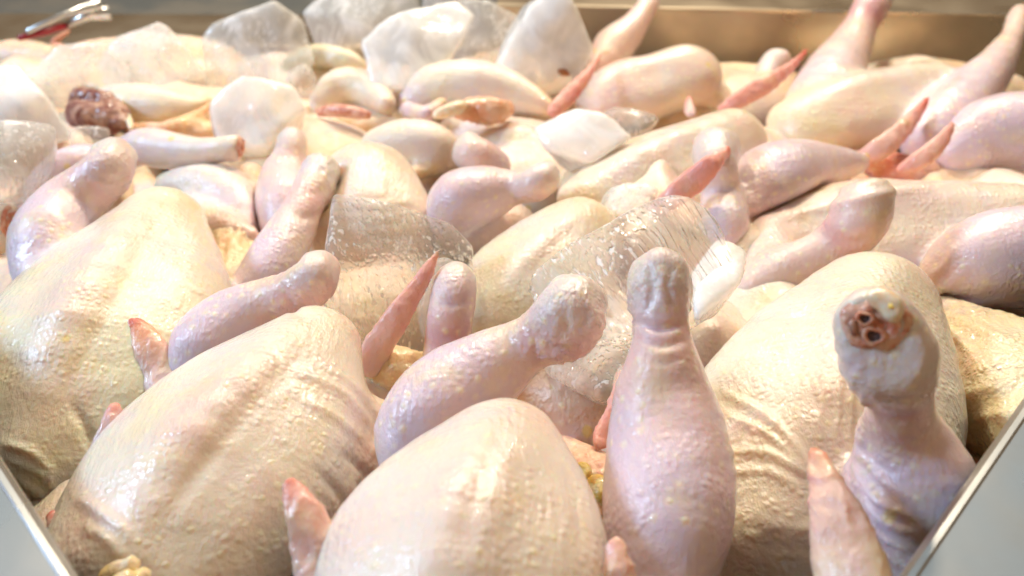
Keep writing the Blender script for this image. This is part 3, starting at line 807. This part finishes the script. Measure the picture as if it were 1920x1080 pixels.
c8 = chicken('yellowish chicken in the centre lying partly under the big clear ice slab',
    torso=dict(n=(945, 610, -.075), t=(1085, 445, -.055), w=130, rt=.56, fold=.35, col=(.82, .70, .46)),
    legs=[([(835, 690, -.05, 45), (838, 650, -.04, 40), (842, 605, -.025, 39), (850, 560, -.015, 40), (855, 520, -.008, 38)], {'cols': [PINK, BRUISE, PURP, HOCK]})],
    wings=[([(690, 690, -.045, 22), (708, 650, -.035, 28), (742, 598, -.02, 26), (775, 550, -.01, 19), (803, 505, 0, 12), (824, 466, .008, 5)], [WINGC, WINGC, ROSE, ROSE])],
    creases=[([(1100, 400), (1020, 480), (960, 560)], 14, -.0012), ([(815, 560), (845, 570), (880, 560)], 7, -.0014), ([(812, 620), (845, 632), (880, 622)], 7, -.0014)],
    vox=V2)
c9 = chicken('dark wrinkled chicken in the hollow between the two upright legs',
    extra=[dict(c=[(1000, 730, -.075, 60), (1070, 770, -.08, 80), (1100, 820, -.09, 70)], col=(0.70, 0.50, 0.38), fold=1.0),
           dict(c=[(1060, 860, -.075, 40), (1110, 890, -.07, 45), (1140, 930, -.07, 40)], col=(0.86, 0.52, 0.36), fold=.7)],
    wings=[([(1185, 700, -.04, 26), (1168, 740, -.045, 22), (1152, 775, -.05, 17), (1132, 815, -.055, 17), (1122, 838, -.055, 9)], [WINGC, ROSE, ROSE])],
    vox=V2)
for pts in ([(1075, 885, -.035, 5), (1090, 875, -.033, 6), (1103, 884, -.033, 5), (1095, 897, -.033, 5)], [(1105, 915, -.045, 12), (1122, 905, -.04, 14), (1130, 930, -.04, 16)]):
    blob_part(c9, 'fat_lump', [pts], M_FAT, .0012, .0006, .0008)
c10 = chicken('chicken breast standing behind the striped ice block, left of centre',
    torso=dict(n=(690, 470, -.08), t=(688, 345, -.055), w=118, rt=.68, fold=.3, col=(.80, .66, .52)),
    legs=[([(535, 440, -.08, 42), (535, 390, -.07, 52), (532, 335, -.06, 44), (545, 290, -.045, 28), (548, 258, -.035, 26)], {'cols': [PURP, PINK, PINK, HOCK]})],
    creases=[([(610, 400), (700, 410), (790, 400)], 7, .0014), ([(612, 378), (700, 385), (780, 378)], 6, .0012), ([(605, 425), (690, 435), (795, 425)], 7, .0014), ([(700, 280), (690, 350), (700, 420)], 12, -.0014)],
    vox=V2)
c11 = chicken('chicken seen mostly as a bent bluish leg just behind the centre breast',
    extra=[dict(c=[(850, 440, -.08, 40), (960, 430, -.09, 50)], col=(.80, .64, .54))],
    legs=[([(840, 410, -.06, 40), (865, 380, -.05, 58), (915, 362, -.045, 48), (965, 352, -.04, 30), (1005, 345, -.03, 30), (1028, 325, -.025, 28)], {'cols': [PURP, PURP, PINK, PINK, HOCK]}),
          ([(930, 310, -.06, 30), (895, 295, -.05, 36), (870, 278, -.045, 24)], {'cols': [PURP, PINK, PINK]})],
    vox=V2)
# --- back right
c12 = chicken('long cream chicken near the steel back wall with one leg rising past the rim',
    torso=dict(n=(1500, 235, -.075), t=(1742, 172, -.06), w=92, rt=.62, col=(.84, .72, .52), fold=.25),
    legs=[([(1525, 190, -.07, 52), (1560, 140, -.06, 52), (1592, 90, -.045, 40), (1612, 50, -.03, 30), (1632, 15, -.015, 32), (1645, -12, -.01, 30)], {'cols': [PURP, PINK, BRUISE, HOCK]}),
          ([(1735, 265, -.07, 45), (1775, 220, -.06, 54), (1830, 165, -.045, 46), (1875, 110, -.03, 32), (1900, 65, -.02, 20), (1912, 25, -.01, 22)], {'cols': [PURP, PURP, PINK, PINK]})],
    wings=[([(1610, 300, -.07, 16), (1655, 275, -.055, 22), (1695, 240, -.045, 19), (1722, 208, -.038, 11), (1740, 183, -.03, 4)], [ROSE, WINGC, ROSE, RED])],
    vox=V3)
c13 = chicken('lilac chicken cut off by the right edge, a pink wing tip against it',
    extra=[dict(c=[(1790, 290, -.07, 45), (1850, 262, -.06, 76), (1940, 255, -.055, 85)], col=PURP, fold=.2)],
    wings=[([(1690, 318, -.06, 12), (1725, 300, -.05, 18), (1758, 272, -.04, 16), (1780, 243, -.03, 10), (1788, 228, -.028, 4)], [ROSE, WINGC, ROSE])],
    vox=V3)
c14 = chicken('rounded pink chicken behind the white ice lump, its thin leg against the steel wall',
    torso=dict(n=(1130, 185, -.08), t=(1285, 145, -.065), w=78, rt=.8, rn=.7, col=(.84, .66, .56)),
    legs=[([(1125, 125, -.07, 26), (1148, 90, -.06, 36), (1180, 58, -.045, 28), (1205, 25, -.03, 20), (1222, -2, -.02, 20)], {'cols': [PINK, PINK, PINK]}),
          ([(1425, 165, -.09, 20), (1445, 130, -.08, 25), (1462, 112, -.07, 24)], {'cols': [PINK, HOCK, HOCK]})],
    extra=[dict(c=[(1350, 200, -.09, 25), (1372, 150, -.085, 20)], col=(.84, .72, .5))],
    wings=[([(1035, 210, -.06, 12), (1068, 178, -.05, 17), (1100, 142, -.04, 12), (1127, 102, -.03, 4)], [ROSE, ROSE, RED]),
           ([(1355, 205, -.07, 12), (1405, 175, -.06, 19), (1450, 150, -.05, 16), (1490, 118, -.04, 9), (1516, 90, -.03, 4)], [ROSE, ROSE, ROSE, RED]),
           [(1294, 215, -.05, 10), (1292, 195, -.045, 8), (1291, 178, -.04, 3)]],
    vox=V3)
# --- back centre and left pieces
PG = None
def piece(label, chains, vox=V3, **k):
    return chicken(label, extra=chains, vox=vox, name='chicken_piece', cat='chicken piece', **k)

p1 = piece('opened chicken half under the pyramid of ice with its orange cavity showing',
    [dict(c=[(775, 200, -.08, 34), (820, 170, -.065, 48), (900, 165, -.06, 50), (970, 180, -.065, 36), (1035, 205, -.07, 14)], col=(.82, .66, .56), cols=[PURP, CREAM, PALE, PALE, WARM], fold=.35),
     dict(c=[(765, 205, -.07, 16), (800, 214, -.062, 14), (830, 190, -.058, 10)], cols=[PURP, PURP, WARM], fold=.8, k=.006)])
blob_part(p1, 'cavity_flesh', [[(862, 208, -.050, 16), (895, 206, -.050, 23), (930, 208, -.050, 22), (950, 204, -.054, 14)]], simple('cavity_membrane', (.74, .36, .20), .3, sss=.5, noise_col=(.78, .50, .34), coat=.3), .002, .0018, .0016)
blob_part(p1, 'fat_lump', [[(820, 215, -.045, 9), (850, 205, -.042, 12), (870, 198, -.042, 9)]], M_CART, .002, .0008, .0008)
p2 = piece('folded chicken piece with a red underside below the milky ice', 
    [dict(c=[(600, 195, -.08, 22), (640, 165, -.07, 36), (690, 170, -.07, 34), (725, 195, -.07, 20)], cols=[PALE, CREAM, CREAM], fold=.6)])
blob_part(p2, 'raw_flesh', [[(600, 210, -.07, 10), (640, 207, -.065, 13), (690, 215, -.065, 9)]], M_FLESH, .002, .001, .001)
p3 = piece('rounded chicken thigh in the middle between ice and the breast behind the ice block',
    [dict(c=[(710, 275, -.07, 35), (760, 270, -.065, 46), (815, 275, -.065, 42), (845, 280, -.07, 20)], cols=[CREAM, PALE, PALE], fold=.3),
     dict(c=[(700, 330, -.085, 18), (760, 330, -.078, 16), (830, 312, -.078, 14)], col=WARM, fold=.8),
     dict(c=[(850, 300, -.085, 26), (900, 270, -.085, 24)], col=PINK, fold=.5)])
p4 = piece('chicken piece with a dark red cut face on its left end',
    [dict(c=[(190, 205, -.08, 38), (240, 200, -.07, 44), (300, 205, -.07, 42), (350, 205, -.07, 26), (395, 190, -.065, 8)], cols=[PALE, CREAM, CREAM, CREAM, WARM], fold=.4),
     dict(c=[(250, 242, -.07, 10), (310, 240, -.066, 11), (370, 215, -.064, 9), (398, 192, -.062, 5)], col=(.84, .46, .24), fold=.9, k=.004),
     dict(c=[(260, 262, -.08, 22), (330, 258, -.08, 24), (400, 250, -.08, 22)], col=(.86, .58, .26), fold=.8)])
blob_part(p4, 'cut_flesh', [[(142, 190, -.062, 18), (162, 184, -.060, 20), (194, 188, -.058, 18)], [(150, 212, -.062, 22), (178, 220, -.058, 24), (208, 226, -.057, 18)], [(208, 198, -.060, 15), (222, 215, -.058, 14), (232, 234, -.058, 10)]], M_DARKFLESH, .002, .003, .003, k=.014)
blob_part(p4, 'fat_edge', [[(134, 178, -.060, 5), (160, 163, -.058, 6), (200, 168, -.056, 5), (235, 205, -.055, 5), (246, 240, -.055, 5)], [(165, 200, -.056, 6), (190, 206, -.054, 7), (200, 214, -.054, 4)]], M_CART, .002, .0012, .001)
p5 = chicken('slender lilac drumstick lying level on the left with a red cut end pointing right', name='drumstick', cat='drumstick',
    legs=[([(235, 290, -.06, 30), (270, 275, -.05, 32), (315, 282, -.05, 34), (370, 285, -.045, 27), (415, 280, -.04, 23), (452, 276, -.038, 25)], {'cut': (1, 0.1, -0.1), 'cols': [PURP, PALE, PALE, PALE]})], vox=V3)
p6 = piece('speckled rounded chicken piece under the level drumstick',
    [dict(c=[(330, 355, -.075, 40), (385, 350, -.07, 52), (430, 375, -.075, 55), (480, 425, -.08, 35)], cols=[CREAM, PALE, PALE, PURP], fold=.3),
     dict(c=[(350, 395, -.075, 26), (400, 420, -.07, 30), (470, 445, -.072, 22)], cols=[PURP, PALE, PINK], fold=.7),
     dict(c=[(470, 330, -.08, 26), (488, 380, -.08, 24)], col=WARM, fold=.8)])
p7 = piece('grey pink chicken thigh at the far left behind the upright leg joint',
    [dict(c=[(60, 395, -.07, 28), (100, 345, -.06, 42), (150, 318, -.055, 46), (195, 310, -.055, 34)], cols=[PINK, PURP, PURP], fold=.2)])
p8 = chicken('short chicken leg stub cut off by the left edge with its cut end turned right', name='chicken_piece', cat='chicken piece',
    legs=[([(-60, 450, -.07, 45), (-20, 435, -.07, 45), (20, 420, -.065, 38)], {'cut': (1, -.1, -.2), 'cols': [PALE, PALE]})], vox=V3)
p9 = piece('orange brown chicken skin fold in the gap at the left edge',
    [dict(c=[(-30, 500, -.09, 40), (10, 560, -.09, 35), (20, 600, -.09, 30)], col=(.80, .45, .2), fold=1)])
p10 = piece('loose pale skin heap under the frosted ice at the far left back',
    [dict(c=[(-20, 120, -.10, 38), (50, 110, -.09, 34), (110, 120, -.09, 30)], col=(.82, .60, .42), fold=.7)])
p11 = piece('chicken piece with a red bone end poking up at the far left back',
    [dict(c=[(150, 100, -.10, 20), (220, 92, -.095, 22), (280, 100, -.1, 26)], col=(.84, .62, .46), fold=.7)])
blob_part(p11, 'raw_flesh', [[(92, 96, -.085, 9), (110, 92, -.08, 11), (128, 98, -.085, 7)]], M_FLESH, .0025, .001, .001)
blob_part(p11, 'bone', [[(98, 80, -.08, 5), (112, 70, -.075, 5), (130, 58, -.07, 3)]], M_BONE, .0018, .0005, .0005)
p12 = piece('pale chicken piece between the frosted ice and the tall clear ice at the back',
    [dict(c=[(330, 105, -.10, 24), (375, 100, -.1, 30), (420, 120, -.1, 30)], col=(.84, .64, .5), fold=.5)])
p13 = piece('orange skinned chicken piece in the gap left of the lying breast behind the ice',
    [dict(c=[(440, 330, -.1, 40), (480, 300, -.1, 40), (500, 350, -.1, 40)], col=(.86, .66, .42), fold=.5),
     dict(c=[(480, 450, -.1, 40), (420, 300, -.1, 30)], col=(.86, .60, .36), fold=.6)])
p14 = piece('flat grey white chicken skin between the opened half and the centre leg',
    [dict(c=[(850, 250, -.09, 30), (920, 260, -.09, 42), (1000, 270, -.09, 45), (1080, 290, -.09, 40)], col=(.72, .64, .60), fold=.3)])
p15 = piece('greenish yellow chicken innard lying between two ice lumps at the back',
    [dict(c=[(540, 122, -.07, 14), (590, 105, -.06, 22), (650, 112, -.06, 18), (685, 125, -.065, 8)], cols=[(.55, .52, .30), (.76, .70, .52), (.66, .60, .30)], fold=.6)])
p16 = piece('pale fold of chicken skin at the left under the level drumstick and upright joint',
    [dict(c=[(130, 250, -.1, 40), (200, 330, -.11, 50), (300, 400, -.12, 50)], col=(.84, .64, .48), fold=.5)])
p17 = piece('warm orange chicken piece low in the gap below the folded piece',
    [dict(c=[(600, 250, -.1, 40), (680, 240, -.1, 35), (560, 220, -.1, 35)], cols=[WARM, (.84, .62, .42)], fold=.7)])

p18 = piece('strip of red raw meat in the gap between the two wing tips at the right',
    [dict(c=[(1600, 300, -.085, 18), (1650, 305, -.078, 24), (1700, 318, -.078, 26), (1750, 330, -.085, 26)], cols=[(.60, .20, .14), (.70, .26, .18), (.78, .50, .38)], fold=.9),
     dict(c=[(1650, 345, -.1, 30), (1720, 350, -.1, 34)], col=PINK, fold=.5)])

# --- lower layer: chickens seen only through the gaps; copies of one
low = chicken('chicken of the lower layer, seen only through gaps', 'chickens of the lower layer',
    torso=dict(n=(900, 760, -.13), t=(960, 520, -.13), w=190, rt=.5, col=(.80, .60, .40), fold=.5), vox=0.0045)
spots = [(-.22, .30, 20), (-.02, .34, 70), (.20, .33, 140), (-.34, .52, 60), (-.15, .56, 120), (.06, .55, 10), (.28, .52, 80), (-.42, .75, 0),
         (-.2, .8, 40), (.03, .80, 100), (.25, .78, 50), (.48, .74, 10), (-.5, 1.0, 60), (-.25, 1.02, 110), (0, 1.0, 20), (.25, .98, 130), (.5, 1.0, 90), (.19, .46, 30), (.28, .63, 100), (-.075, .37, 60), (.12, .42, 0), (.42, .62, 20), (-.55, .95, 30), (-.36, .93, 100), (-.42, 1.06, 70), (-.1, .95, 140), (.13, .63, 40)]
lk = list(low.children)
for i, (x, y, a) in enumerate(spots):
    o = low if i == 0 else low.copy()
    if i:
        COL.objects.link(o)
        for ch in lk:
            c = ch.copy(); COL.objects.link(c); c.parent = o
    o.location = (x, y, FLOORZ + 0.004 + (0.018 if 17 <= i < 22 else 0.008 if 21 < i < 26 else 0.035 if i > 25 else 0)); o.rotation_euler = (0, 0, rad(a))

# ================================================================== ICE
def ice(label, poly, z, thick, mat, lean=0.5, vox=0.0028, rnd=0.0025, seed=0, scoops=2, lump=0.0012, group=None):
    """a chunk bounded by tilted planes: outline seen from the front, real thickness behind it"""
    rs = np.random.RandomState(seed + 5)
    cx = sum(p[0] for p in poly) / len(poly); cyy = sum(p[1] for p in poly) / len(poly)
    C, mpx = at(cx, cyy, z)
    tocam = (CAM - C) / np.linalg.norm(CAM - C)
    n = tocam * (1 - lean) + np.array([0, 0, 1.0]) * lean; n += rs.uniform(-.12, .12, 3); n /= np.linalg.norm(n)
    pts = []
    for (x, y) in poly:
        r = ray(x, y); t = ((C - CAM) @ n) / (r @ n); pts.append(CAM + r * t)
    pts = np.array(pts); C = pts.mean(0)
    planes = []
    m = len(pts)
    for i in range(m):
        a, b = pts[i], pts[(i + 1) % m]
        e = np.cross(b - a, n); e /= np.linalg.norm(e)
        if e @ (a - C) < 0: e = -e
        tl = rs.uniform(-0.35, 0.25)
        q = e + n * tl; q /= np.linalg.norm(q)
        planes.append((a, q))
    for s in (1, -1):
        for j in range(4):
            tt = rs.uniform(-.45, .45, 3); q = n * s + tt - (tt @ n) * n; q /= np.linalg.norm(q)
            planes.append((C + n * s * thick * rs.uniform(.40, .55) + (tt - (tt @ n) * n) * thick * .25, q))
    lo = pts.min(0) - thick * .8 - .01; hi = pts.max(0) + thick * .8 + .01
    N = np.ceil((hi - lo) / vox).astype(int) + 2
    G_ = np.stack(np.meshgrid(*[lo[i] + np.arange(N[i]) * vox for i in range(3)], indexing='ij'), -1)
    F = None
    for (p, q) in planes:
        d = (G_ - p) @ q
        F = d if F is None else -smin(-F, -d, rnd)
    R_ = np.linalg.norm(hi - lo) / 2
    for j in range(scoops):      # conchoidal scoops
        dq = rs.normal(size=3); dq /= np.linalg.norm(dq)
        if dq @ tocam < 0 and j < 2: dq = -dq
        dd = R_ * rs.uniform(.85, 1.1) + thick * .45
        F = -smin(-F, -(R_ * .75 - np.linalg.norm(G_ - (C + dq * dd), axis=-1)), rnd)
    F[0] = F[-1] = 1; F[:, 0] = F[:, -1] = 1; F[:, :, 0] = F[:, :, -1] = 1
    V, Q = surface_nets(F, lo, vox)
    V = relax(V, Q, 1)
    Nn = vnormals(V, Q)
    V = V + Nn * (vnoise(V * 40 + seed) * lump + vnoise(V * 100 + seed) * lump * .35)[:, None]
    base = np.array([V[:, 0].mean(), V[:, 1].mean(), V[:, 2].min()])
    me = to_mesh('ice_chunk', V - base, Q)
    o = link('ice_chunk', me, mat, None, base)
    tag(o, label, 'ice')
    return o


ice('clear block of ice with fine vertical streaks behind the thin pink wing', [(628, 402), (720, 400), (850, 425), (890, 460), (885, 580), (800, 660), (690, 660), (608, 590)], -.035, .045, M_ICE_CLEAR, .25, .0024, .003, 1, scoops=0)
ice('largest clear ice slab, lens shaped, lying across the centre chicken', [(930, 570), (985, 510), (1110, 440), (1250, 382), (1330, 395), (1395, 480), (1370, 560), (1290, 615), (1130, 650), (960, 625)], -.012, .035, M_ICE_SLAB, .55, .0024, .004, 2, scoops=0, lump=.0015)
ice('milky white wedge forming the right end of the big slab beside the large chicken', [(1290, 520), (1345, 450), (1396, 478), (1372, 560), (1300, 618)], -.015, .03, M_ICE_MILK, .5, .0024, .004, 3, scoops=0)
ice('wet clear ice low in the hollow between the two upright legs', [(1010, 640), (1110, 600), (1210, 620), (1215, 720), (1130, 760), (1020, 700)], -.045, .03, M_ICE_CLEAR, .6, .0024, .006, 4)
ice('small clear lump between the thin pink wing and the bluish leg', [(800, 490), (845, 480), (870, 530), (850, 640), (790, 660), (780, 570)], -.04, .03, M_ICE_CLEAR, .3, .0026, .006, 41)
ice('smooth white diamond shaped ice lump right of centre in the back', [(997, 240), (1075, 205), (1125, 225), (1160, 270), (1080, 320), (1040, 300)], -.03, .05, M_ICE_MILK, .3, .003, .003, 5)
ice('clear flat ice beside the white diamond shaped lump', [(1105, 225), (1160, 205), (1242, 215), (1220, 245), (1150, 275)], -.045, .03, M_ICE_CLEAR, .6, .003, .006, 6)
ice('thin bubbled ice sliver behind the big slab under the red wing', [(1100, 380), (1160, 355), (1240, 358), (1260, 385), (1190, 405), (1120, 405)], -.04, .02, M_ICE_HALF, .7, .003, .006, 7)
i7 = ice('tall milky pyramid of ice with a brown speck in front of the back wall', [(930, 110), (985, 10), (1030, -20), (1060, -5), (1115, 105), (1060, 175), (1010, 185), (935, 150)], -.035, .07, M_ICE_MILK, .15, .0034, .003, 8)
ice('big milky ice lump at the top centre left of the pyramid', [(672, 105), (735, 45), (850, -5), (893, 30), (845, 115), (760, 178), (715, 182)], -.035, .06, M_ICE_MILK, .2, .0034, .003, 9)
ice('half clear ice at the top centre touching the top edge', [(790, 40), (800, -30), (895, -30), (885, 40), (845, 90), (800, 90)], -.04, .06, M_ICE_HALF, .2, .0034, .003, 10)
ice('flattened clear ice between the big milky lump and the pyramid', [(850, 40), (930, 25), (1000, 50), (980, 130), (900, 150), (840, 130)], -.06, .06, M_ICE_HALF, .3, .0036, .003, 11)
ice('rounded tall ice boulder at the top left of centre with dark streaks', [(383, 85), (425, 35), (512, 0), (568, 38), (592, 120), (530, 185), (400, 185)], -.05, .08, M_ICE_HALF, .15, .0036, .003, 12)
ice('clear glossy ice at the top between the boulder and the milky lump', [(572, 30), (620, -10), (780, -30), (790, 60), (700, 110), (600, 110)], -.055, .08, M_ICE_HALF, .15, .0036, .003, 13)
ice('faceted translucent ice left of the centre with its flat face to the front', [(392, 215), (470, 165), (548, 170), (575, 215), (505, 300), (410, 280)], -.05, .06, M_ICE_MILK, .3, .0034, .003, 14)
ice('small ice ball in front of the rounded boulder', [(535, 140), (560, 125), (590, 135), (592, 160), (565, 175), (540, 165)], -.05, .03, M_ICE_CLEAR, .3, .003, .008, 15)
ice('ice chunk with a peaked top above the dark red cut piece', [(190, 130), (235, 78), (300, 52), (328, 72), (392, 152), (300, 185), (200, 175)], -.05, .06, M_ICE_HALF, .2, .0034, .003, 16)
ice('low wide ice chunk left of the peaked one', [(58, 150), (90, 115), (200, 95), (260, 140), (200, 190), (80, 195)], -.05, .05, M_ICE_HALF, .3, .0034, .003, 17)
ice('white ice wedge with a sharp corner at the left edge', [(-60, 135), (45, 140), (70, 175), (135, 262), (40, 285), (-60, 280)], -.035, .06, M_ICE_MILK, .2, .0032, .003, 18)
ice('glossy ice block below the white wedge at the left edge', [(-60, 260), (60, 245), (110, 260), (95, 330), (40, 380), (-60, 380)], -.03, .06, M_ICE_HALF, .2, .003, .008, 19)
ice('tiny clear striped ice under the dark red cut piece', [(125, 255), (150, 240), (205, 245), (200, 290), (140, 295)], -.055, .03, M_ICE_CLEAR, .3, .003, .006, 20)

p7b = np.array(i7.location)
c_, m_ = at(1057, 136, -.012); dirv = (CAM - c_) / np.linalg.norm(CAM - c_)
dg = bpy.context.evaluated_depsgraph_get(); dg.update()
hit = i7.ray_cast(Vector(CAM - p7b), Vector(-dirv))
if hit[0]:
    hp = np.array(hit[1]) + p7b
    for k, (dx, dz, rr) in enumerate([(-.004, .001, .0026), (0, 0, .0032), (.004, -.0015, .0024)]):
        pass
    ch_ = Chain([hp + [-.005, 0, .002], hp, hp + [.005, 0, -.002]], [.0022, .0034, .0022], RED, k=.002)
    V_, Q_, t_, f_ = flesh([ch_], .0011, .001, .001)
    link('meat_scrap', to_mesh('meat_scrap', V_ - p7b, Q_), simple('brown_scrap', (.34, .12, .04), .4, noise_col=(.5, .2, .08), nscale=300), i7)
# ================================================================== TONGS / KNIFE at the back left
def tube(par, name, p, r, mat, seg=10):
    p = [np.array(q, float) for q in p]; V = []; F = []
    for i, q in enumerate(p):
        d = p[min(i + 1, len(p) - 1)] - p[max(i - 1, 0)]; d /= np.linalg.norm(d)
        a = np.cross(d, [0, 0, 1.0]); a /= np.linalg.norm(a); b = np.cross(d, a)
        rr = r[i] if hasattr(r, '__len__') else r
        for j in range(seg):
            t = j * 2 * math.pi / seg; V.append(q + (a * math.cos(t) + b * math.sin(t)) * rr)
    for i in range(len(p) - 1):
        for j in range(seg):
            F.append((i * seg + j, i * seg + (j + 1) % seg, (i + 1) * seg + (j + 1) % seg, (i + 1) * seg + j))
    F += [tuple(range(seg))[::-1], tuple(range((len(p) - 1) * seg, len(p) * seg))]
    me = bpy.data.meshes.new(name); me.from_pydata([tuple(v) for v in V], [], F); me.polygons.foreach_set('use_smooth', [True] * len(F)); me.update()
    return link(name, me, mat, par)


kn = bpy.data.objects.new('tongs', None); COL.objects.link(kn)
tag(kn, 'blurred steel tongs with a dark red grip lying at the far left back', 'tongs')
z = -.045
a0, _ = at(35, 72, z); a1, _ = at(125, 48, z); a2, _ = at(205, 22, z + .01)
tube(kn, 'grip', [a0, (a0 + a1) / 2, a1], [.003, .005, .004], simple('red_plastic', (.28, .012, .02), .35))
tube(kn, 'arm', [a1, (a1 + a2) / 2 + [0, 0, .004], a2], [.004, .006, .010], M_STEEL)
b0, _ = at(50, 60, z + .006); b1, _ = at(120, 28, z + .012); b2, _ = at(190, 8, z + .02)
tube(kn, 'arm', [b0, b1, b2], [.003, .004, .009], M_STEEL)
